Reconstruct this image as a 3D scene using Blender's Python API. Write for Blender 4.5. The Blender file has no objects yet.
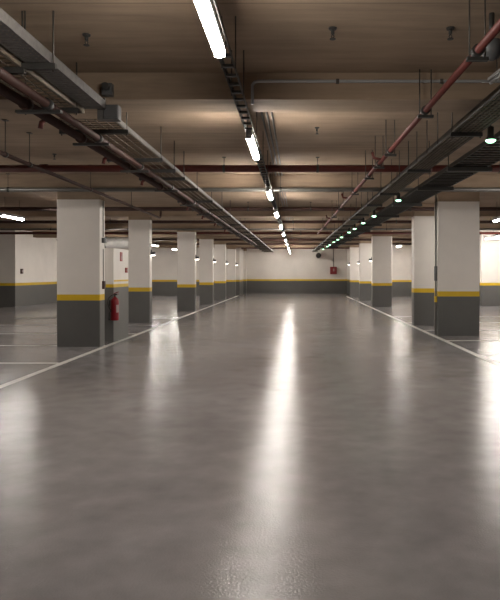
import bpy, math, random
from mathutils import Vector
random.seed(7)
C = bpy.context.scene.collection
H = 1.45                      # eye height
CEIL = 3.39
BEAM = 3.13

# ------------------------------------------------------------------ materials
def mat(name, col, rough=0.6, metal=0.0, noise=0.0, scale=6.0, bump=0.0, stretch=(1, 1, 1), spec=0.5):
    m = bpy.data.materials.new(name); m.use_nodes = True
    nt = m.node_tree; N = nt.nodes; L = nt.links
    b = N['Principled BSDF']
    b.inputs['Base Color'].default_value = (*col, 1)
    b.inputs['Roughness'].default_value = rough
    b.inputs['Metallic'].default_value = metal
    b.inputs['Specular IOR Level'].default_value = spec
    if noise or bump:
        tc = N.new('ShaderNodeTexCoord'); mp = N.new('ShaderNodeMapping')
        mp.inputs['Scale'].default_value = stretch
        L.new(tc.outputs['Object'], mp.inputs['Vector'])
        nz = N.new('ShaderNodeTexNoise'); nz.inputs['Scale'].default_value = scale
        nz.inputs['Detail'].default_value = 6; nz.inputs['Roughness'].default_value = .6
        L.new(mp.outputs['Vector'], nz.inputs['Vector'])
        if noise:
            r = N.new('ShaderNodeValToRGB')
            r.color_ramp.elements[0].position = .3; r.color_ramp.elements[1].position = .7
            r.color_ramp.elements[0].color = (*[c * (1 - noise) for c in col], 1)
            r.color_ramp.elements[1].color = (*[min(1, c * (1 + noise)) for c in col], 1)
            L.new(nz.outputs['Fac'], r.inputs['Fac']); L.new(r.outputs['Color'], b.inputs['Base Color'])
        if bump:
            bp = N.new('ShaderNodeBump'); bp.inputs['Strength'].default_value = bump
            bp.inputs['Distance'].default_value = .02
            L.new(nz.outputs['Fac'], bp.inputs['Height']); L.new(bp.outputs['Normal'], b.inputs['Normal'])
    return m

def emit(name, col, strength):
    m = bpy.data.materials.new(name); m.use_nodes = True
    b = m.node_tree.nodes['Principled BSDF']
    b.inputs['Base Color'].default_value = (.8, .8, .8, 1)
    b.inputs['Emission Color'].default_value = (*col, 1)
    b.inputs['Emission Strength'].default_value = strength
    return m

def floor_mat():
    m = bpy.data.materials.new('polished_floor_coating'); m.use_nodes = True
    nt = m.node_tree; N = nt.nodes; L = nt.links; b = N['Principled BSDF']
    tc = N.new('ShaderNodeTexCoord')
    n1 = N.new('ShaderNodeTexNoise'); n1.inputs['Scale'].default_value = .55; n1.inputs['Detail'].default_value = 8
    n1.inputs['Roughness'].default_value = .62
    n2 = N.new('ShaderNodeTexNoise'); n2.inputs['Scale'].default_value = 4.0; n2.inputs['Detail'].default_value = 8
    n3 = N.new('ShaderNodeTexNoise'); n3.inputs['Scale'].default_value = 75; n3.inputs['Detail'].default_value = 3
    n4 = N.new('ShaderNodeTexNoise'); n4.inputs['Scale'].default_value = 3.5; n4.inputs['Detail'].default_value = 5
    for n in (n1, n2, n3, n4): L.new(tc.outputs['Object'], n.inputs['Vector'])
    mx = N.new('ShaderNodeMath'); mx.operation = 'MULTIPLY_ADD'; mx.inputs[1].default_value = .6
    L.new(n2.outputs['Fac'], mx.inputs[0]); L.new(n1.outputs['Fac'], mx.inputs[2])
    r = N.new('ShaderNodeValToRGB')
    r.color_ramp.elements[0].position = .4; r.color_ramp.elements[0].color = (*FLOOR_A, 1)
    r.color_ramp.elements[1].position = 1.05; r.color_ramp.elements[1].color = (*FLOOR_B, 1)
    L.new(mx.outputs[0], r.inputs['Fac']); L.new(r.outputs['Color'], b.inputs['Base Color'])
    rr = N.new('ShaderNodeMapRange'); rr.inputs['From Min'].default_value = .3; rr.inputs['From Max'].default_value = .7
    rr.inputs['To Min'].default_value = FLOOR_R[0]; rr.inputs['To Max'].default_value = FLOOR_R[1]
    L.new(n1.outputs['Fac'], rr.inputs['Value']); L.new(rr.outputs['Result'], b.inputs['Roughness'])
    b1 = N.new('ShaderNodeBump'); b1.inputs['Strength'].default_value = .45; b1.inputs['Distance'].default_value = .004
    L.new(n3.outputs['Fac'], b1.inputs['Height'])
    b2 = N.new('ShaderNodeBump'); b2.inputs['Strength'].default_value = .16; b2.inputs['Distance'].default_value = .02
    L.new(n4.outputs['Fac'], b2.inputs['Height']); L.new(b1.outputs['Normal'], b2.inputs['Normal'])
    L.new(b2.outputs['Normal'], b.inputs['Normal'])
    b.inputs['Specular IOR Level'].default_value = FLOOR_S
    return m

def ceiling_mat():
    m = bpy.data.materials.new('raw_board_marked_concrete'); m.use_nodes = True
    nt = m.node_tree; N = nt.nodes; L = nt.links; b = N['Principled BSDF']
    tc = N.new('ShaderNodeTexCoord'); mp = N.new('ShaderNodeMapping'); mp.inputs['Scale'].default_value = (.35, 3.2, 3.2)
    L.new(tc.outputs['Object'], mp.inputs['Vector'])
    n1 = N.new('ShaderNodeTexNoise'); n1.inputs['Scale'].default_value = 2.2; n1.inputs['Detail'].default_value = 8
    n1.inputs['Roughness'].default_value = .65
    L.new(mp.outputs['Vector'], n1.inputs['Vector'])
    n2 = N.new('ShaderNodeTexNoise'); n2.inputs['Scale'].default_value = .8; n2.inputs['Detail'].default_value = 5
    L.new(tc.outputs['Object'], n2.inputs['Vector'])
    a = N.new('ShaderNodeMath'); a.operation = 'ADD'
    L.new(n1.outputs['Fac'], a.inputs[0]); L.new(n2.outputs['Fac'], a.inputs[1])
    r = N.new('ShaderNodeValToRGB')
    r.color_ramp.elements[0].position = .35; r.color_ramp.elements[0].color = (*[c * .62 for c in CONC], 1)
    r.color_ramp.elements[1].position = .62; r.color_ramp.elements[1].color = (*[c * 1.12 for c in CONC], 1)
    mm = N.new('ShaderNodeMath'); mm.operation = 'MULTIPLY'; mm.inputs[1].default_value = .5
    L.new(a.outputs[0], mm.inputs[0]); L.new(mm.outputs[0], r.inputs['Fac'])
    # formwork seams running across the hall every 2.4 m
    sx = N.new('ShaderNodeSeparateXYZ'); L.new(tc.outputs['Object'], sx.inputs[0])
    pp = N.new('ShaderNodeMath'); pp.operation = 'PINGPONG'; pp.inputs[1].default_value = 1.25
    ad = N.new('ShaderNodeMath'); ad.inputs[1].default_value = .62
    L.new(sx.outputs['Y'], ad.inputs[0]); L.new(ad.outputs[0], pp.inputs[0])
    lt = N.new('ShaderNodeMath'); lt.operation = 'LESS_THAN'; lt.inputs[1].default_value = .012
    L.new(pp.outputs[0], lt.inputs[0])
    mix = N.new('ShaderNodeMix'); mix.data_type = 'RGBA'; mix.inputs['B'].default_value = (*[c * .5 for c in CONC], 1)
    sc = N.new('ShaderNodeMath'); sc.operation = 'MULTIPLY'; sc.inputs[1].default_value = .7
    L.new(lt.outputs[0], sc.inputs[0])
    L.new(sc.outputs[0], mix.inputs['Factor']); L.new(r.outputs['Color'], mix.inputs['A'])
    L.new(mix.outputs['Result'], b.inputs['Base Color'])
    bp = N.new('ShaderNodeBump'); bp.inputs['Strength'].default_value = .25; bp.inputs['Distance'].default_value = .02
    L.new(n1.outputs['Fac'], bp.inputs['Height']); L.new(bp.outputs['Normal'], b.inputs['Normal'])
    b.inputs['Roughness'].default_value = .8
    return m

FLOOR_A = (.16, .149, .151); FLOOR_B = (.30, .279, .282); FLOOR_R = (.115, .185); FLOOR_S = .29
CONC = (.34, .248, .172)
LUM = 46.0
M = {}
M['floor'] = floor_mat()
M['conc'] = ceiling_mat()
M['white'] = mat('white_wall_paint', (.70, .655, .61), .55, noise=.05, scale=1.3, bump=.03)
M['grey'] = mat('dark_grey_wall_paint', (.105, .103, .098), .45, noise=.07, scale=1.6, bump=.03)
M['midgrey'] = mat('mid_grey_wall_paint', (.20, .20, .19), .45, noise=.07, scale=1.6)
M['yellow'] = mat('yellow_band_paint', (.62, .40, .015), .45, noise=.06, scale=3)
M['line'] = mat('white_line_paint', (.62, .60, .56), .4, noise=.15, scale=5)
M['red'] = mat('dark_red_pipe_paint', (.10, .017, .012), .55, noise=.12, scale=5)
M['brown'] = mat('red_brown_pipe_primer', (.045, .016, .011), .6, noise=.2, scale=6)
M['gpipe'] = mat('dull_grey_pipe', (.13, .125, .115), .4, metal=.3, noise=.1)
M['galv'] = mat('galvanised_steel', (.13, .122, .115), .55, metal=.3, noise=.22, scale=22)
M['wire'] = mat('tray_wire_zinc', (.19, .155, .115), .55, metal=.3, noise=.3, scale=8)
M['dark'] = mat('dark_steel', (.045, .043, .04), .5, metal=.3, noise=.2)
M['black'] = mat('black_cable_sheath', (.022, .024, .021), .55, noise=.2)
M['greycable'] = mat('grey_cable_sheath', (.16, .155, .14), .55, noise=.2)
M['greencable'] = mat('dull_green_cable_sheath', (.055, .075, .05), .55, noise=.2)
M['rod'] = mat('threaded_rod_steel', (.08, .07, .06), .5, metal=.5, noise=.2)
M['housing'] = mat('lamp_housing_enamel', (.38, .38, .38), .4, noise=.04)
M['box'] = mat('grey_junction_box', (.075, .076, .078), .5, noise=.12)
M['ext'] = mat('extinguisher_red', (.20, .004, .011), .3, noise=.05)
M['extdark'] = mat('black_hose_rubber', (.02, .015, .015), .5, noise=.1)
M['label'] = mat('pale_label_paper', (.34, .27, .26), .5, noise=.05)
M['sign'] = mat('red_sign_enamel', (.30, .02, .02), .4, noise=.05)
M['signb'] = mat('red_cabinet_enamel', (.22, .02, .025), .4, noise=.08)
M['duct'] = mat('bright_duct_skin', (.82, .81, .79), .3, metal=.1, noise=.1, scale=4)
M['tube'] = emit('white_tube_glow', (1.0, .94, .86), LUM)
M['tube2'] = emit('bay_tube_glow', (1.0, .94, .86), LUM * 1.75)
M['tube3'] = emit('end_tube_glow', (1.0, .94, .86), LUM * 1.1)
M['green'] = emit('greenish_lens_glow', (.38, 1.0, .56), 3.0)
M['bulk'] = emit('small_lamp_glow', (1.0, .93, .83), 4.0)

# ------------------------------------------------------------------ mesh builder
class MB:
    def __init__(s): s.v = []; s.f = []; s.mi = []; s.sm = []
    def _add(s, vs, fs, mi=0, smooth=False):
        o = len(s.v); s.v += [tuple(v) for v in vs]
        for f in fs:
            s.f.append([i + o for i in f]); s.mi.append(mi); s.sm.append(smooth)
        return s
    def box(s, a, b, mi=0, bev=0.0):
        x0, y0, z0 = a; x1, y1, z1 = b
        if bev <= 0:
            vs = [(x0,y0,z0),(x1,y0,z0),(x1,y1,z0),(x0,y1,z0),(x0,y0,z1),(x1,y0,z1),(x1,y1,z1),(x0,y1,z1)]
            return s._add(vs, [(0,3,2,1),(4,5,6,7),(0,1,5,4),(1,2,6,5),(2,3,7,6),(3,0,4,7)], mi)
        prof = [(x0+bev,y0),(x1-bev,y0),(x1,y0+bev),(x1,y1-bev),(x1-bev,y1),(x0+bev,y1),(x0,y1-bev),(x0,y0+bev)]
        return s.stack(prof, [z0, z1], [mi])
    def stack(s, prof, zs, mis, cap=True):
        n = len(prof); vs = [(x, y, z) for z in zs for x, y in prof]
        for k in range(len(zs) - 1):
            pass
        o = len(s.v); s.v += vs
        for k in range(len(zs) - 1):
            for i in range(n):
                j = (i + 1) % n
                s.f.append([o+k*n+i, o+k*n+j, o+(k+1)*n+j, o+(k+1)*n+i]); s.mi.append(mis[k]); s.sm.append(False)
        if cap:
            s.f.append([o + i for i in range(n)][::-1]); s.mi.append(mis[0]); s.sm.append(False)
            s.f.append([o + (len(zs)-1)*n + i for i in range(n)]); s.mi.append(mis[-1]); s.sm.append(False)
        return s
    def tube(s, pts, r, n=10, mi=0, smooth=True, caps=True):
        pts = [Vector(p) for p in pts]
        rs = r if isinstance(r, (list, tuple)) else [r] * len(pts)
        rings = []; up = None
        for i, p in enumerate(pts):
            if i == 0: d = pts[1] - p
            elif i == len(pts) - 1: d = p - pts[i-1]
            else: d = (pts[i+1] - p).normalized() + (p - pts[i-1]).normalized()
            if d.length < 1e-9: d = Vector((0, 0, 1))
            d.normalize()
            if up is None:
                up = Vector((0, 0, 1)) if abs(d.z) < .9 else Vector((1, 0, 0))
            a = up.cross(d)
            if a.length < 1e-6: a = Vector((1, 0, 0)).cross(d)
            a.normalize(); b = d.cross(a); up = b
            rings.append([p + (a * math.cos(t) + b * math.sin(t)) * rs[i] for t in [2*math.pi*(k + .5)/n for k in range(n)]])
        o = len(s.v)
        for rg in rings: s.v += [tuple(q) for q in rg]
        for i in range(len(pts) - 1):
            for k in range(n):
                j = (k + 1) % n
                s.f.append([o+i*n+k, o+i*n+j, o+(i+1)*n+j, o+(i+1)*n+k]); s.mi.append(mi); s.sm.append(smooth and n > 5)
        if caps:
            s.f.append([o + k for k in range(n)][::-1]); s.mi.append(mi); s.sm.append(False)
            e = o + (len(pts)-1)*n
            s.f.append([e + k for k in range(n)]); s.mi.append(mi); s.sm.append(False)
        return s
    def build(s, name, mats, parent=None):
        me = bpy.data.meshes.new(name); me.from_pydata(s.v, [], s.f)
        for m in (mats if isinstance(mats, list) else [mats]): me.materials.append(m)
        for p, k, t in zip(me.polygons, s.mi, s.sm):
            p.material_index = k; p.use_smooth = t
        me.update()
        o = bpy.data.objects.new(name, me); C.objects.link(o)
        if parent: o.parent = parent
        return o

def tag(o, label, cat, group=None):
    o['label'] = label; o['category'] = cat
    if group: o['group'] = group
    return o
def empty(name, label, cat, loc=(0, 0, 0), rz=0.0, group=None):
    o = bpy.data.objects.new(name, None); C.objects.link(o)
    o.empty_display_size = .1
    o.location = loc; o.rotation_euler = (0, 0, rz)
    return tag(o, label, cat, group)
def struct(o): o['kind'] = 'structure'; return o
def copy_tree(o, parent=None):
    c = o.copy(); C.objects.link(c)
    if parent: c.parent = parent
    for ch in list(o.children): copy_tree(ch, c)
    return c

# ------------------------------------------------------------------ setting
fl = struct(MB().box((-16.2, -8.2, -.2), (14.2, 44.6, 0)).build('floor', M['floor']))
struct(MB().box((-16.2, -8.2, CEIL), (14.2, 44.6, CEIL + .25)).build('ceiling', M['conc']))

# deep transverse beams under the slab
BEAMS = [5.89, 11.95, 17.95, 23.2, 28.3, 33.3, 39.2]
for y in BEAMS:
    x0, x1 = (-16, 14) if y < 25 else (-12.2, 8.0)
    if y > 38: x1 = 3.7
    bw = .46
    struct(MB().stack([(x0, y), (x1, y), (x1, y + bw), (x0, y + bw)], [BEAM, CEIL], [0]).build('ceiling_beam', M['conc']))

BZ = [0, .918, 1.036]          # grey dado, yellow band
def painted(name, prof, top, mats=None, paint_top=None):
    zs = BZ + [top]; mi = [0, 1, 2]
    if paint_top and paint_top < top: zs = BZ + [paint_top, top]; mi = [0, 1, 2, 3]
    return MB().stack(prof, zs, mi).build(name, mats or [M['grey'], M['yellow'], M['white'], M['conc']])
def rect(x0, x1, y0, y1, b=0.0):
    if not b: return [(x0, y0), (x1, y0), (x1, y1), (x0, y1)]
    return [(x0+b, y0), (x1-b, y0), (x1, y0+b), (x1, y1-b), (x1-b, y1), (x0+b, y1), (x0, y1-b), (x0, y0+b)]
for nm, x0, x1, y0, y1 in [
    ('wall_back', -3.7, 3.7, 44.4, 44.6), ('wall_back_left', -12.2, -3.9, 40.0, 40.2), ('wall_left_end', -3.9, -3.7, 40.0, 44.6),
    ('wall_back_right', 3.9, 8.0, 38.6, 38.8), ('wall_right_end', 3.7, 3.9, 38.6, 44.6),
    ('wall_left_far', -12.4, -12.2, 26.5, 40.2), ('wall_left_middle', -16.0, -12.4, 26.5, 26.7), ('wall_left', -16.2, -16.0, -8, 26.7),
    ('wall_right_far', 8.0, 8.2, 27.2, 38.8), ('wall_right_middle', 8.2, 14.0, 27.0, 27.2), ('wall_right', 14.0, 14.2, -8, 27.2),
    ('wall_front', -16.2, 14.2, -8.2, -8.0)]:
    struct(painted(nm, rect(x0, x1, y0, y1), CEIL))

# painted parking lines on the floor
def fline(x0, x1, y0, y1, skew=0.0):
    z = .0035
    o = MB()._add([(x0, y0, z), (x1, y0, z), (x1 + skew, y1, z), (x0 + skew, y1, z)], [(0, 1, 2, 3)]).build('parking_line', M['line'], fl)
fline(-3.83, -3.72, 1.5, 42.5)
fline(3.15, 3.26, 1.5, 38.5)
for y in (5.0, 7.42, 9.85, 12.25, 14.65, 17.1, 19.55):
    fline(-9.0, -3.83, y - .05, y + .05)
    fline(3.26, 7.8, y + .85, y + .95)

# ------------------------------------------------------------------ pillars
def pillar(x0, x1, y, d, label, paint=3.04, top=BEAM):
    o = painted('concrete_pillar', rect(x0, x1, y, y + d, .012), top, paint_top=paint)
    return tag(o, label, 'pillar', 'painted pillars along the driving lane')
LP = [
 (-4.72, -3.865, 12.03, .30, 'wide white pillar with yellow band beside the fire extinguisher, nearest on the left', 2.91, BEAM),
 (-4.96, -4.33, 18.05, .30, 'slim white and grey pillar just behind the low wall with the fire extinguisher', 3.04, BEAM),
 (-4.54, -3.86, 23.3, .32, 'third white pillar with yellow band in the row on the left side', 3.04, BEAM),
 (-4.50, -3.87, 28.4, .32, 'fourth white and grey pillar in the row on the left side', 3.04, BEAM),
 (-4.47, -3.86, 33.4, .32, 'fifth white and grey pillar in the row on the left side', 3.04, BEAM),
 (-4.45, -3.90, 39.3, .32, 'sixth white and grey pillar on the left, next to last before the end wall', 3.04, BEAM),
 (-3.70, -3.50, 43.0, .40, 'farthest pillar of the left row, slim, against the end wall', 3.04, CEIL),
]
RP = [
 (3.29, 4.26, 14.15, .36, 'widest white pillar with yellow band, nearest on the right', 3.12, CEIL),
 (3.29, 4.02, 17.0, .36, 'white pillar half hidden behind the widest pillar on the right', 3.05, CEIL),
 (3.31, 4.16, 26.4, .36, 'third white pillar with yellow band in the row on the right side', 3.06, CEIL),
 (3.41, 4.10, 32.6, .36, 'fourth white and grey pillar in the row on the right side', 3.06, CEIL),
 (3.33, 3.95, 37.6, .36, 'farthest white and grey pillar of the right row, near the end wall', 3.06, CEIL),
]
for p in LP + RP: pillar(*p[:5], paint=p[5], top=p[6])

# low painted wall behind the first left pillar
mb = MB()
mb.stack(rect(-4.46, -3.862, 12.91, 14.07, .01), [0, 1.154, 1.223, 1.99], [0, 1, 2])
mb.box((-3.8621, 12.93, 1.275), (-3.8585, 14.05, 1.312), 1)
tag(mb.build('low_wall', [M['grey'], M['yellow'], M['white']]),
    'low grey and white painted wall carrying the fire extinguisher behind the first left pillar', 'wall')

# ------------------------------------------------------------------ fire extinguisher
e = empty('fire_extinguisher', 'red fire extinguisher with black hose hung on the low wall beside the first left pillar', 'fire extinguisher', (-3.80, 12.795, .465))
b = MB()
pr = [(0, .066), (.006, .082), (.02, .086), (.40, .086), (.44, .078), (.468, .055), (.482, .03), (.50, .026)]
b.tube([(0, 0, z) for z, r in pr], [r for z, r in pr], 24)
b.build('cylinder', M['ext'], e)
lb = MB(); n = 10
vs = []; fs = []
for k in range(n + 1):
    t = -.95 + .75 * k / n
    for z in (.17, .33): vs.append((math.cos(t) * .0872, math.sin(t) * .0872, z))
for k in range(n): fs.append((2*k, 2*k+2, 2*k+3, 2*k+1))
lo = lb._add(vs, fs, 0, True).build('paper_label', M['label'], e); lo['label'] = 'pale instruction label'
v = MB(); v.tube([(0, 0, .498), (0, 0, .54)], .022, 12)
v.box((-.02, -.018, .53), (.02, .018, .56))
v.tube([(.02, 0, .545), (.05, 0, .545)], .018, 10)
vv = v.build('valve', M['dark'], e)
hd = MB(); hd.tube([(-.02, 0, .558), (.03, 0, .585), (.09, -.01, .60)], .008, 8); hd.tube([(-.02, 0, .545), (.04, 0, .555), (.085, -.01, .555)], .007, 8)
hd.build('handle', M['ext'], vv)
hs = MB(); hp = []
for k in range(17):
    t = k / 16
    hp.append((-.02 - .115 * math.sin(math.pi * min(1, t * 1.15)) ** .7 if t < .85 else -.10, -.03 - .03 * t, .545 - .46 * t + .05 * math.sin(math.pi * t)))
hs.tube(hp, .011, 8); hs.tube([hp[-1], (hp[-1][0], hp[-1][1], hp[-1][2] - .07)], [.013, .019], 8)
hs.build('hose', M['extdark'], e)
bk = MB(); bk.box((-.15, .09, .30), (-.07, .117, .42)); bk.tube([(-.075, .105, .36), (-.03, .05, .36)], .008, 6)
bk.build('bracket', M['dark'], e)

# signs on the low wall
def plate(name, label, cat, x, y0, y1, z0, z1, m, t=.012, side=1):
    o = MB().box((min(x, x + side*t), y0, z0), (max(x, x + side*t), y1, z1)).build(name, m)
    return tag(o, label, cat)
s = plate('safety_sign', 'small red safety sign high on the low wall above the fire extinguisher', 'sign', -3.862, 13.38, 13.54, 1.72, 1.92, M['sign'])
w_ = MB(); w_.box((-3.8501, 13.43, 1.75), (-3.849, 13.47, 1.84)); w_.tube([(-3.8501, 13.49, 1.76), (-3.8501, 13.49, 1.83), (-3.8501, 13.47, 1.88)], .004, 6)
w_.build('pictogram', M['label'], s)
c = plate('call_point', 'small dark red call point on the low wall, right of the red sign', 'call point', -3.862, 13.78, 13.88, 1.47, 1.58, M['sign'], .035)
MB().box((-3.8271, 13.80, 1.50), (-3.8255, 13.86, 1.55)).build('glass_plate', M['label'], c)
c = plate('call_point', 'small reddish call point on the far side wall behind the first left pillar', 'call point', -12.2, 27.0, 27.18, 1.44, 1.66, M['brown'], .05)
MB().box((-12.1501, 27.05, 1.50), (-12.148, 27.13, 1.60)).build('glass_plate', M['label'], c)
sw = empty('switch_box', 'brown switch box low on the lane side of the nearest left pillar', 'switch', (-3.865, 12.2, 1.14))
MB().box((0, -.05, 0), (.045, .05, .16), bev=.006).build('box', M['brown'], sw)
MB().box((.045, -.02, .05), (.055, .02, .11)).build('toggle', M['dark'], sw)
MB().tube([(.012, 0, .16), (.012, 0, .80)], .009, 8).build('conduit', M['gpipe'], sw)

# hose cabinet on end wall
hc = empty('hose_cabinet', 'dark red fire hose cabinet mounted on the white end wall', 'cabinet', (2.72, 44.395, 1.40))
MB().box((-.24, -.16, 0), (.24, 0, .54)).build('body', M['signb'], hc)
d = MB().box((-.22, -.175, .02), (.22, -.16, .52)).build('door', M['signb'], hc)
k = MB(); k.box((-.03, -.181, .20), (.03, -.1755, .40)); k.tube([(.07, -.179, .22), (.08, -.179, .33), (.03, -.179, .42)], .012, 6)
o = k.build('emblem', M['label'], d); o['label'] = 'pale pictogram'
MB().tube([(0, -.03, .54), (0, -.03, CEIL - 1.40)], .022, 8).build('supply_pipe', M['gpipe'], hc)

# dark round fan on end wall
fn = empty('wall_fan', 'dark round fan on the end wall at the far end of the right cable tray', 'fan', (1.62, 44.4, 2.75))
MB().tube([(0, -.85, 0), (0, -.8, 0), (0, 0, 0)], [.16, .18, .18], 24).build('casing', M['dark'], fn)
g = MB()
for r_ in (.05, .10, .15):
    g.tube([(r_*math.cos(t), -.86, r_*math.sin(t)) for t in [2*math.pi*q/20 for q in range(21)]], .006, 5)
for t in range(4):
    a = t*math.pi/4; g.tube([(-.16*math.cos(a), -.86, -.16*math.sin(a)), (.16*math.cos(a), -.86, .16*math.sin(a))], .006, 5)
g.build('grille', M['rod'], fn)

# ------------------------------------------------------------------ small lamps on the lane sides of the pillars
def bulkhead(x, y, z, side, label):
    r = empty('wall_lamp', label, 'lamp', (x, y, z), 0 if side > 0 else math.pi, 'small lamps on the pillar sides')
    b = MB(); b.box((0, -.07, 0), (.13, .07, .10), bev=.01); b.box((0, -.02, .10), (.03, .02, .16)); b.build('housing', M['box'], r)
    MB().box((.02, -.055, -.02), (.115, .055, -.001)).build('lens', M['bulk'], r)
LO = ['second', 'third', 'fourth', 'fifth', 'sixth']
for p, w in zip(LP[1:6], LO):
    bulkhead(p[1], p[2] + p[3] / 2, 2.0, 1, 'small square lamp on the lane side of the %s pillar on the left' % w)
for p, w in zip(RP[2:], ['third', 'fourth', 'farthest']):
    bulkhead(p[0], p[2] + p[3] / 2, 2.0, -1, 'small square lamp on the lane side of the %s pillar on the right' % w)
o = MB(); o.box((-3.865, 12.12, 2.06), (-3.80, 12.24, 2.16), bev=.01); o.tube([(-3.85, 12.18, 2.18), (-3.85, 12.18, 2.9)], .01, 6)
tag(o.build('junction_box', M['box']), 'small dark box high on the lane side of the nearest left pillar', 'junction box')
cd = MB(); cd.tube([(3.265, 14.25, .02), (3.265, 14.25, CEIL)], .018, 8)
cd = cd.build('conduit_drop', M['gpipe']); tag(cd, 'thin grey conduit running down the lane side of the widest right pillar', 'conduit')
MB().box((3.235, 14.2, 1.28), (3.289, 14.30, 1.62), bev=.008).build('switch_box', M['box'], cd)
MB().box((3.235, 14.2, .78), (3.289, 14.30, .92), bev=.008).build('socket', M['yellow'], cd)

# ------------------------------------------------------------------ transverse pipes
def rods(root, pts, z0, m='rod', r=.006, plate_=True):
    for x, y in pts:
        b = MB(); b.tube([(x, y, z0), (x, y, CEIL)], r, 6)
        if plate_: b.box((x - .03, y - .03, CEIL - .012), (x + .03, y + .03, CEIL))
        b.build('hanger_rod', M[m], root)
def ring(cx, cy, cz, r, w, axis, m, root):
    b = MB()
    d = Vector((1, 0, 0)) if axis == 'x' else Vector((0, 1, 0))
    p = Vector((cx, cy, cz)); b.tube([p - d*w, p + d*w], r, 14)
    return b.build('clamp', M[m], root)
def xpipe(y, k, r, m, x0, x1, label, hang=(), cat='pipe', coup=()):
    z = H + k
    root = empty('sprinkler_pipe', label, cat, (0, y, z), 0, 'pipes crossing the hall under the slab')
    MB().tube([(x0, 0, 0), (x1, 0, 0)], r, 16).build('pipe', M[m], root)
    for x in hang:
        ring(x, 0, 0, r + .008, .02, 'x', 'dark', root)
        b = MB(); b.tube([(x, 0, r), (x, 0, CEIL - z)], .006, 6); b.box((x-.03, -.03, CEIL-z-.012), (x+.03, .03, CEIL-z)); b.build('hanger_rod', M['rod'], root)
    for x in coup:
        b = MB(); b.tube([(x-.06, 0, 0), (x+.06, 0, 0)], r + .014, 16); b.build('coupling', M[m], root)
    return root
xpipe(10.17, 1.75, .060, 'red', -15.9, 13.9, 'thick dark red pipe crossing the hall nearest, above both cable trays', (-9, -6.2, -1.2, .36, 3.4, 6.5, 9.5), coup=(-4.2, 2.2))
xpipe(11.86, 1.63, .040, 'gpipe', -15.9, 13.9, 'grey pipe crossing the hall along the second beam at the nearest left pillar', (-9, -5.6, -.3, 2.6, 6, 9.6))
xpipe(16.55, 1.75, .052, 'brown', -15.9, 13.9, 'red brown pipe crossing the hall between the first and second left pillars', (-9.2, -6.3, -1.3, .4, 3.1, 6.6))
xpipe(20.7, 1.75, .05, 'brown', -15.9, 13.9, 'red brown pipe crossing the hall just behind the second left pillar', (-9.2, -6.3, -.1, 3.4, 6.6))
xpipe(22.9, 1.66, .035, 'gpipe', -15.9, 13.9, 'thin grey pipe crossing the hall in front of the third left pillar', (-9.2, -6.3, -.1, 3.4, 6.6))
xpipe(26.0, 1.72, .052, 'red', -15.9, 13.9, 'dark red pipe crossing the hall between the third and fourth left pillars', (-9.2, -6.3, .2, 6.6))
xpipe(31.0, 1.72, .055, 'brown', -12.15, 7.95, 'red brown pipe crossing the hall between the fourth and fifth left pillars', (-9.2, -6.3, .2, 6.6))
xpipe(35.4, 1.72, .055, 'brown', -12.15, 7.95, 'red brown pipe crossing the hall behind the fifth left pillar', (-9.2, -6.3, .2, 6.6))
xpipe(41.2, 1.72, .055, 'red', -3.69, 3.69, 'farthest dark red pipe crossing the lane near the end wall', (-1.5, 1.5))
# conduit along first beam, turning down then along the hall
cb = empty('beam_conduit', 'thin pale conduit along the face of the nearest beam, bending down beside the lamp row', 'conduit', (0, 5.87, H + 1.87))
pts = [(13.5, 0, -.02), (-.36, 0, -.02), (-.40, 0, -.03), (-.42, 0, -.06), (-.42, 0, -.24)]
MB().tube(pts, .015, 8).build('conduit', M['housing'], cb)
for x in (.4, 1.4, 2.4, 3.4):
    MB().box((x-.015, -.016, -.04), (x+.015, .02, 0)).build('saddle_clip', M['rod'], cb)
# conduits along the ceiling right of the lamp row
for i, (x, w) in enumerate([(-.50, 'left'), (-.44, 'middle'), (-.38, 'right')]):
    o = empty('ceiling_conduit', '%s of the three thin conduits under the slab along the lamp row' % {'left': 'leftmost', 'middle': 'middle', 'right': 'rightmost'}[w], 'conduit', (x + .06, 0, CEIL), -.004, 'conduits along the lamp row')
    for q in range(6):
        y0 = BEAMS[q] + .46; y1 = BEAMS[q + 1]
        MB().tube([(0, y0, -.02), (0, y1, -.02)], .012, 8).build('conduit_run', M['gpipe'], o)

# ------------------------------------------------------------------ lengthwise pipes
# small left pipe past the first pillar
r = empty('drain_pipe', 'thin red brown pipe running lengthwise beside the top of the nearest left pillar', 'pipe', (-3.67, 0, H + 1.5))
MB().tube([(0, 1.5, 0), (0, 16.40, 0), (0, 16.5, .03), (0, 16.55, .12), (0, 16.55, .20)], .028, 12).build('pipe', M['brown'], r)
for y in (4.1, 5.6, 7.7, 8.4, 10.9, 13.6):
    ring(0, y, 0, .036, .02, 'y', 'dark', r)
    b = MB(); b.tube([(0, y, .028), (0, y, CEIL - H - 1.5)], .006, 6); b.box((-.03, y-.03, CEIL-H-1.512), (.03, y+.03, CEIL-H-1.5)); b.build('hanger_rod', M['rod'], r)
# right red pipe
yaw = .021
r = empty('sprinkler_main', 'bright red pipe running lengthwise high on the right, left of the right cable tray', 'pipe', (1.352, 0, H + 1.55), yaw)
MB().tube([(0, 1.5, 0), (0, 24, 0)], .028, 14).build('pipe', M['red'], r)
for y in (4.25, 5.80, 7.7, 8.6, 9.6, 11.5, 14.3, 16.2, 20):
    ring(0, y, 0, .042, .03, 'y', 'dark', r)
    for dx in (-.055, .055):
        b = MB(); b.tube([(dx, y, -.05), (dx, y, CEIL - H - 1.55 if not any(B <= y <= B + .46 for B in BEAMS) else BEAM - H - 1.55)], .006, 6); b.build('hanger_rod', M['rod'], r)
    MB().box((-.075, y - .02, -.07), (.075, y + .02, -.046)).build('support_bar', M['dark'], r)
for y in (8.3, 12.6, 17.2):
    MB().tube([(0, y, 0), (-.12, y, .02), (-.14, y, .10)], .02, 8).build('branch', M['red'], r)
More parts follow.
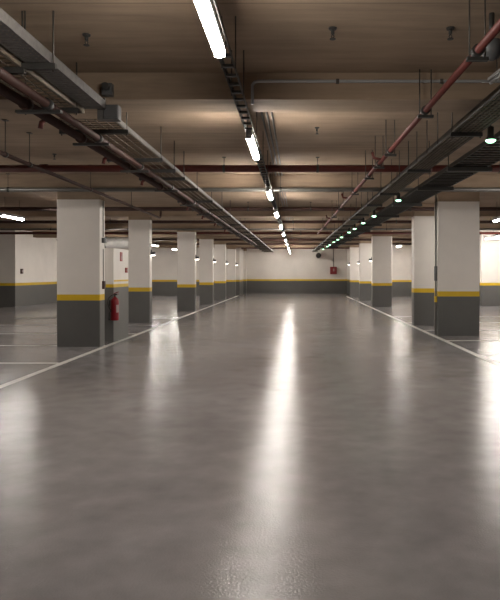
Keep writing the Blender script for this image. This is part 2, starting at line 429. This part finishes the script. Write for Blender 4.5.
# pair of red brown pipes under the left tray
TB = -.0057
for dx, rr, w, m in ((-2.13, .036, 'right', 'brown'), (-2.31, .042, 'left', 'brown')):
    r = empty('sprinkler_main', 'red brown lengthwise pipe under the left wire tray, %s one of the pair' % w, 'pipe', (dx, 0, H + 1.43), TB)
    MB().tube([(0, 1.5, 0), (0, 30, 0)], rr, 14).build('pipe', M[m], r)
    for y in (3.0, 5.15, 6.45, 8.15, 10.1, 12.2, 14.2, 16.3, 18.6, 21, 24):
        ring(0, y, 0, rr + .012, .035, 'y', 'dark' if w == 'right' else 'brown', r)
        if w == 'left': MB().box((-.08, y - .025, -rr - .035), (.30, y + .025, -rr - .012)).build('support_bar', M['dark'], r)
    if w == 'left':
        for y in (5.6, 7.4, 9.2, 12.9, 14.9, 17.1, 19.4):
            MB().tube([(0, y, 0), (-.06, y, -.045), (-.07, y, -.10)], .022, 8).build('branch', M['red'], r)
        MB().tube([(.0, 10.17, .0), (0, 10.17, .26)], .02, 8).build('riser', M['red'], r)

# ------------------------------------------------------------------ cable trays
def tray(name, label, x0, x1, y0, y1, zb, rz, rail_m, grid='wire', railh=.05, bars=(), rod_x=(), step=.085, bar_ext=.05, nlong=6, rails=(1, 1), barw=.02):
    root = empty(name, label, 'cable tray', (0, 0, zb), rz, 'cable trays under the slab')
    for i, x in enumerate((x0, x1)):
        if not rails[i]: continue
        b = MB(); s = 1 if i == 0 else -1
        b.box((x, y0, 0), (x + s*.004, y1, railh)); b.box((x - (.0 if s > 0 else .018), y0, railh), (x + (.018 if s > 0 else 0), y1, railh + .004))
        b.build('side_rail', M[rail_m], root)
    g = MB()
    if grid == 'wire':
        for q in range(nlong):
            x = x0 + .02 + (x1 - x0 - .04) * q / (nlong - 1); g.box((x - .005, y0, .0), (x + .005, y1, .008))
        n = int((y1 - y0) / step)
        for q in range(n + 1):
            y = y0 + q * (y1 - y0) / n; g.box((x0, y - .006, .008), (x1, y + .006, .016))
        g.build('wire_grid', M['wire'], root)
    elif grid == 'rung':
        n = int((y1 - y0) / step); first = None; far = MB()
        for q in range(n + 1):
            y = y0 + q * (y1 - y0) / n
            if q >= 100: far.box((x0, y - .02, .008), (x1, y + .02, .028)); continue
            if first is None:
                first = MB().box((x0, -.02, .008), (x1, .02, .028)).build('rung', M[rail_m], root); o = first
            else:
                o = first.copy(); C.objects.link(o); o.parent = root
            o.location = (0, y, 0)
        if far.v: far.build('far_rungs', M[rail_m], root)['kind'] = 'stuff'
    else:
        n = int((y1 - y0) / step); w = (x1 - x0) / 5
        for q in range(n):                       # perforated floor: bars with slots between them
            y = y0 + q * step; g.box((x0, y, 0), (x1, y + step * .68, .003))
        for q in (0, 1.35, 2.35, 3.35, 4.3): g.box((x0 + q*w, y0, .003), (x0 + q*w + w*.65, y1, .005))
        g.build('perforated_floor', M[rail_m], root)
    for y in bars:
        MB().box((x0 - bar_ext, y - barw, -.022 - barw), (x1 + bar_ext, y + barw, 0)).build('support_bar', M['dark'], root)
        for x in (x0 - bar_ext + .02, x1 + bar_ext - .02):
            if not any(B - .03 <= y <= B + .49 for B in BEAMS): top = CEIL - zb
            else: top = BEAM - zb
            MB().tube([(x, y, -.06), (x, y, top)], .007, 6).build('hanger_rod', M['rod'], root)
    return root
ZB = H + 1.52
tray('cable_tray', 'grey perforated cable tray at top left, ending at the grey box under the nearest beam', -2.02, -1.83, 1.5, 5.75, ZB + .03, TB, 'galv', 'perf', .075, (2.6, 4.5), step=.05, bar_ext=.03)
tray('wire_tray', 'short wire mesh tray at top left beside the perforated tray', -2.52, -2.05, 1.5, 5.80, ZB, TB, 'wire', 'wire', .05, (2.6, 4.5, 5.6), nlong=7, bar_ext=.02)
LB = (6.45, 8.05, 8.9, 9.65, 10.9, 12.7, 14.4, 16.1, 18.8, 20.5, 22.2, 24.4, 26.3, 28, 30, 32, 34.4, 36.6, 38.6, 41)
tray('wire_tray', 'long wire mesh cable tray on the left from the grey box to the end wall', -2.52, -1.83, 6.05, 43.6, ZB, TB, 'galv', 'wire', .05, LB, nlong=8, bar_ext=.02)
RB = .0156
RBS = (3.2, 4.9, 6.55, 8.9, 11.5, 13.4, 15.6, 16.9, 19.2, 21, 22.7, 24.5, 26.8, 29.4, 31.6, 34.3, 36.6, 38.5, 41)
tray('wire_tray', 'dark loaded wire cable tray on the right, the inner one beside the green lamps', 1.785, 2.09, 1.5, 42.8, ZB, RB, 'dark', 'wire', .055, RBS, nlong=7, bar_ext=.02)
tray('ladder_tray', 'dark ladder cable tray on the far right, outside the green lamps', 2.36, 2.88, 1.5, 37.0, ZB, RB, 'dark', 'rung', .055, (3.4, 6.1, 8.7, 10.7, 13.2, 15.9, 18.8, 21.4, 24.8, 27.6, 30.4, 34.6), step=.16, bar_ext=.06, barw=.035)
lt = tray('ladder_tray', 'narrow dark ladder tray carrying the middle row of lamps', -.565, -.47, 1.5, 43.5, H + 1.545, -.002, 'dark', 'rung', .04, (), step=.22)
for y in (2.9, 4.6, 5.3, 7.0, 8.3, 9.6, 10.6, 11.3, 13, 15, 17, 19, 21, 22.6, 25, 27, 29, 30.6, 34.4, 37):
    for x in (-.57, -.465): MB().tube([(x, y, 0), (x, y, (BEAM if any(B <= y <= B + .46 for B in BEAMS) else CEIL) - H - 1.545)], .005, 6).build('hanger_rod', M['rod'], lt)

rt = [o for o in C.objects if o.get('label', '').startswith('dark loaded wire')][0]
for y in (7.15, 7.7, 8.3, 9.6, 10.3, 12.6, 14.5):
    MB().tube([(1.78, y, 0), (1.78, y, CEIL - ZB)], .006, 6).build('hanger_rod', M['rod'], rt)
# cables lying in the trays
def cable(x, y0, y1, z, rz, r, m, label, wob=.02, step=.6):
    p = []; n = int((y1 - y0) / step); ph = random.random() * 6
    for q in range(n + 1):
        y = y0 + (y1 - y0) * q / n
        p.append((x + wob * math.sin(ph + q * 1.7), y, z + r + .004 * math.sin(q * 2.3 + ph)))
    o = MB().tube(p, r, 7).build('power_cable', M[m]); o.rotation_euler = (0, 0, rz)
    tag(o, label, 'cable', 'cables lying in the trays')
ZC = ZB + .022
R1 = ['leftmost', 'second', 'third', 'fourth', 'fifth', 'sixth', 'rightmost']
for q, (x, r_, m) in enumerate([(1.825, .016, 'black'), (1.867, .014, 'greencable'), (1.91, .017, 'black'), (1.955, .015, 'greycable'), (1.998, .017, 'black'), (2.045, .015, 'greencable')]):
    cable(x, 1.6, 41.5, ZC, RB, r_, m, '%s %s cable from the left in the inner right cable tray' % ((R1[:5] + ['rightmost'])[q], {'black': 'black', 'greencable': 'dull green', 'greycable': 'grey'}[m]), .004)
for q, (x, r_, m) in enumerate([(2.44, .018, 'black'), (2.53, .017, 'greencable'), (2.64, .018, 'black'), (2.75, .017, 'greycable')]):
    cable(x, 1.6, 36.5, ZB + .030, RB, r_, m, '%s %s cable in the ladder tray outside the green lamps' % (['leftmost', 'second', 'third', 'rightmost'][q], {'black': 'black', 'greencable': 'dull green', 'greycable': 'grey'}[m]), .012)
for q, (x, r_, m) in enumerate([(-2.48, .018, 'black'), (-2.40, .014, 'greycable')]):
    cable(x, 6.1, 42, ZC, TB, r_, m, '%s cable lying in the long left wire tray, %s' % (['black', 'grey'][q], ['nearer the red pipes', 'nearer the lane']  [q]), .02)

# grey box and camera at the end of the perforated tray
jb = empty('junction_box', 'grey metal box hanging at the end of the perforated tray under the nearest beam', 'junction box', (-1.76, 5.83, H + 1.465))
b = MB(); b.box((-.07, -.05, 0), (.075, .06, .135), bev=.008); b.build('box', M['box'], jb)
MB().box((-.06, -.058, .01), (.066, -.05, .125)).build('cover', M['box'], jb)
MB().box((-.13, -.03, .0), (-.07, .04, .115)).build('cable_entry', M['galv'], jb)
MB().box((-.10, .01, .115), (-.07, .04, BEAM - H - 1.465)).build('bracket', M['dark'], jb)
cm = empty('beam_device', 'small dark device fixed to the nearest beam above the grey box', 'camera', (-1.80, 5.89, BEAM + .02))
b = MB(); b.box((-.05, -.10, 0), (.05, -.02, .11), bev=.01); b.build('body', M['box'], cm)
MB().tube([(0, -.14, .07), (0, -.10, .07)], .035, 12).build('lens_hood', M['dark'], cm)
MB().box((-.03, -.02, .03), (.03, 0, .09)).build('bracket', M['dark'], cm)
# dark round device & unlit tube at upper right
cm = empty('dome_camera', 'dark round camera hanging under the slab at the upper right corner', 'camera', (1.46, 4.55, CEIL))
MB().tube([(0, 0, 0), (0, 0, -.20)], .02, 8).build('stem', M['dark'], cm)
b = MB(); b.tube([(0, 0, -.20), (0, 0, -.22), (0, 0, -.28), (0, 0, -.33), (0, 0, -.35)], [.05, .085, .085, .055, .02], 18); b.build('dome', M['box'], cm)
tl = empty('unlit_batten', 'unlit pale tube batten at the upper right edge above the right cable tray', 'lamp', (1.86, 5.0, H + 1.76), .10)
MB().box((-.022, -.55, .02), (.022, .65, .05)).build('housing', M['housing'], tl)
MB().tube([(0, -.53, .0), (0, .63, .0)], .018, 10).build('tube', M['housing'], tl)
for y in (-.4, .5): MB().tube([(0, y, .05), (0, y, CEIL - H - 1.76)], .005, 6).build('hanger_rod', M['rod'], tl)

# ------------------------------------------------------------------ lamps
def batten(x, y, z, label, group, m='tube', L=1.18, rz=TB, w=.075):
    hw = .034 if group == 'batten lamps over the lane' else .07
    r = empty('batten_lamp', label, 'lamp', (x, y, z), rz, group)
    b = MB(); b.box((-hw, -L/2 - .012, .034 if hw < .05 else .012), (hw, L/2 + .012, .075), bev=.004); b.box((-w/2, -L/2 - .006, -.020), (w/2, -L/2, .04), bev=.004); b.box((-w/2, L/2, -.020), (w/2, L/2 + .006, .04), bev=.004); b.build('housing', M['housing'], r)
    prof = [(-.022, .045), (-w/2 + .006, .030), (-w/2, .008), (-w/2 + .006, -.012), (-w/2 + .02, -.026), (w/2 - .02, -.026), (w/2 - .006, -.012), (w/2, .008), (w/2 - .006, .030), (.022, .045)]
    n = len(prof); vs = [(px, yy, pz) for yy in (-L/2, L/2) for px, pz in prof]
    fs = [(i, (i+1) % n, n + (i+1) % n, n + i) for i in range(n)] + [tuple(range(n))[::-1], tuple(range(n, 2*n))]
    MB()._add(vs, fs).build('diffuser', M[m], r)
    for yy in (-L/3, L/3):
        MB().box((-.01, yy - .01, .075), (.01, yy + .01, .09)).build('mounting_clip', M['dark'], r)
    return r
ORD = ['nearest', 'second', 'third', 'fourth', 'fifth', 'sixth', 'seventh', 'eighth', 'ninth', 'tenth']
for q, y in enumerate([3.45, 7.09, 11.3, 15.05, 19.0, 22.6, 26.8, 30.4, 34.8, 38.4]):
    batten(-.515 + .002 * y, y, H + 1.455, '%s glowing white batten lamp of the middle row over the lane' % ORD[q], 'batten lamps over the lane', rz=-.002)
for y, w in ((10.6, 'nearer the viewer'),):  # unseen lamps added on both sides to light the pillar fronts
    batten(-7.35, y, H + 1.45, 'unseen glowing batten lamp added over the left bays outside the frame, ' + w, 'batten lamps over the left bays', 'tube2', rz=0)
    batten(5.4, y, H + 1.42, 'unseen glowing batten lamp added over the right bays outside the frame, ' + w, 'batten lamps over the right bays', 'tube2', rz=0)
batten(-.43, 42.6, H + 1.455, 'added glowing white batten lamp past the middle row, brightening the end wall', 'batten lamps over the lane', 'tube3', rz=-.002)  # extra lamp added to brighten the end wall
OL = ['nearest', 'second', 'third', 'fourth', 'fifth']
for q, y in enumerate([15.8, 22.3, 27.5, 31.8, 36.8]):
    r = batten(-7.35, y, H + 1.45, '%s glowing batten lamp over the left parking bays' % OL[q], 'batten lamps over the left bays', 'tube2' if q else 'tube3', rz=0)
    for yy in (-.4, .4): MB().tube([(0, yy, .09), (0, yy, CEIL - H - 1.45)], .005, 6).build('hanger_rod', M['rod'], r)
for q, (x, y) in enumerate([(5.4, 16.0), (5.5, 21.3), (5.4, 26.6), (5.4, 31.9), (5.4, 36.4)]):
    r = batten(x, y, H + 1.42, '%s glowing batten lamp over the right parking bays' % OL[q], 'batten lamps over the right bays', 'tube2' if q else 'tube3', rz=0)
    for yy in (-.4, .4): MB().tube([(0, yy, .09), (0, yy, CEIL - H - 1.42)], .005, 6).build('hanger_rod', M['rod'], r)
for q, (y, w) in enumerate([(24.0, 'upper'), (25.3, 'lower')]):
    r = batten(8.6, y, H + 1.45, '%s of two crosswise glowing tubes at the right edge near the far wall' % w, 'crosswise lamps by the right wall', 'tube3', rz=math.pi/2, L=1.5)
    for yy in (-.4, .4): MB().tube([(0, yy, .09), (0, yy, CEIL - H - 1.45)], .005, 6).build('hanger_rod', M['rod'], r)

# green lit lamps along the right tray
OG = ['nearest', 'second', 'third', 'fourth', 'fifth', 'sixth', 'seventh', 'eighth', 'ninth', 'tenth', 'eleventh', 'farthest']
for q, y in enumerate([6.6, 12.0, 15.3, 17.4, 19.6, 21.3, 24.2, 25.9, 28.0, 30.6, 32.4, 36.0]):
    r = empty('pendant_lamp', '%s small dark lamp with greenish glow beside the right cable tray' % OG[q], 'lamp', (2.22 - .0172 * y, y, H + 1.43), 0, 'greenish lamps along the right tray')
    MB().tube([(0, 0, .012), (0, 0, .03), (0, 0, .05), (0, 0, .15), (0, 0, .16)], [.058, .056, .036, .034, .02], 18).build('body', M['dark'], r)
    MB().tube([(0, 0, -.012), (0, 0, .0), (0, 0, .012)], [.03, .048, .054], 18).build('lens', M['green'], r)
    top = (BEAM if any(B <= y <= B + .46 for B in BEAMS) else CEIL) - H - 1.43
    MB().tube([(0, 0, .16), (0, 0, top)], .007, 6).build('stem', M['rod'], r)

# ------------------------------------------------------------------ big duct at left
du = empty('air_duct', 'bright metal air duct hanging over the left bays, seen between the first two left pillars', 'duct', (0, 24.4, H + 1.24))
MB().tube([(-9.0, 0, 0), (-6.05, 0, 0)], .22, 28).build('duct_pipe', M['duct'], du)
for x in (-8.6, -7.6, -6.6): MB().tube([(x - .03, 0, 0), (x + .03, 0, 0)], .232, 28).build('flange', M['galv'], du)
for x in (-8.2, -6.4): MB().tube([(x, 0, .21), (x, 0, CEIL - H - 1.24)], .008, 6).build('hanger_rod', M['rod'], du)

# ------------------------------------------------------------------ sprinkler heads
def sprinkler(x, y, label):
    r = empty('ceiling_sprinkler', label, 'sprinkler', (x, y, CEIL), 0, 'sprinkler heads in the slab')
    MB().tube([(0, 0, 0), (0, 0, -.012)], [.034, .03], 16).build('cover_plate', M['dark'], r)
    b = MB(); b.tube([(0, 0, -.012), (0, 0, -.05)], .014, 10); b.tube([(0, 0, -.05), (.012, 0, -.065), (0, 0, -.085)], .004, 6); b.tube([(0, 0, -.05), (-.012, 0, -.065), (0, 0, -.085)], .004, 6)
    b.build('frame_arms', M['dark'], r)
    MB().tube([(0, 0, -.085), (0, 0, -.09)], .024, 14).build('deflector', M['dark'], r)
sprinkler(.29, 4.82, 'dark sprinkler head in the slab before the nearest beam, in the middle over the lane')
sprinkler(1.22, 4.82, 'dark sprinkler head in the slab before the nearest beam, near the right red pipe')
sprinkler(-1.70, 4.95, 'dark sprinkler head in the slab before the nearest beam, beside the perforated tray')
sprinkler(-3.92, 9.9, 'dark sprinkler head in the slab above and before the nearest left pillar')
sprinkler(.28, 8.1, 'dark sprinkler head in the slab beyond the nearest beam, right of the second lamp')

# ------------------------------------------------------------------ world, camera
w = bpy.data.worlds.new('World'); bpy.context.scene.world = w; w.use_nodes = True
w.node_tree.nodes['Background'].inputs['Color'].default_value = (.03, .03, .03, 1)
w.node_tree.nodes['Background'].inputs['Strength'].default_value = .0
cam = bpy.data.cameras.new('camera'); co = bpy.data.objects.new('camera', cam); C.objects.link(co)
co.location = (0, 0, H); co.rotation_euler = (math.radians(90), 0, 0)
cam.sensor_fit = 'HORIZONTAL'; cam.sensor_width = 36; cam.lens = 36 * 610 / 500
cam.shift_x = -46 / 500; cam.shift_y = -26.5 / 500
cam.clip_start = .05; cam.clip_end = 200
sc = bpy.context.scene; sc.camera = co
sc.view_settings.view_transform = 'Standard'; sc.view_settings.look = 'None'
sc.view_settings.gamma = 1; sc.view_settings.use_curve_mapping = False
sc.view_settings.exposure = 1.75
sc.cycles.max_bounces = 10; sc.cycles.diffuse_bounces = 6
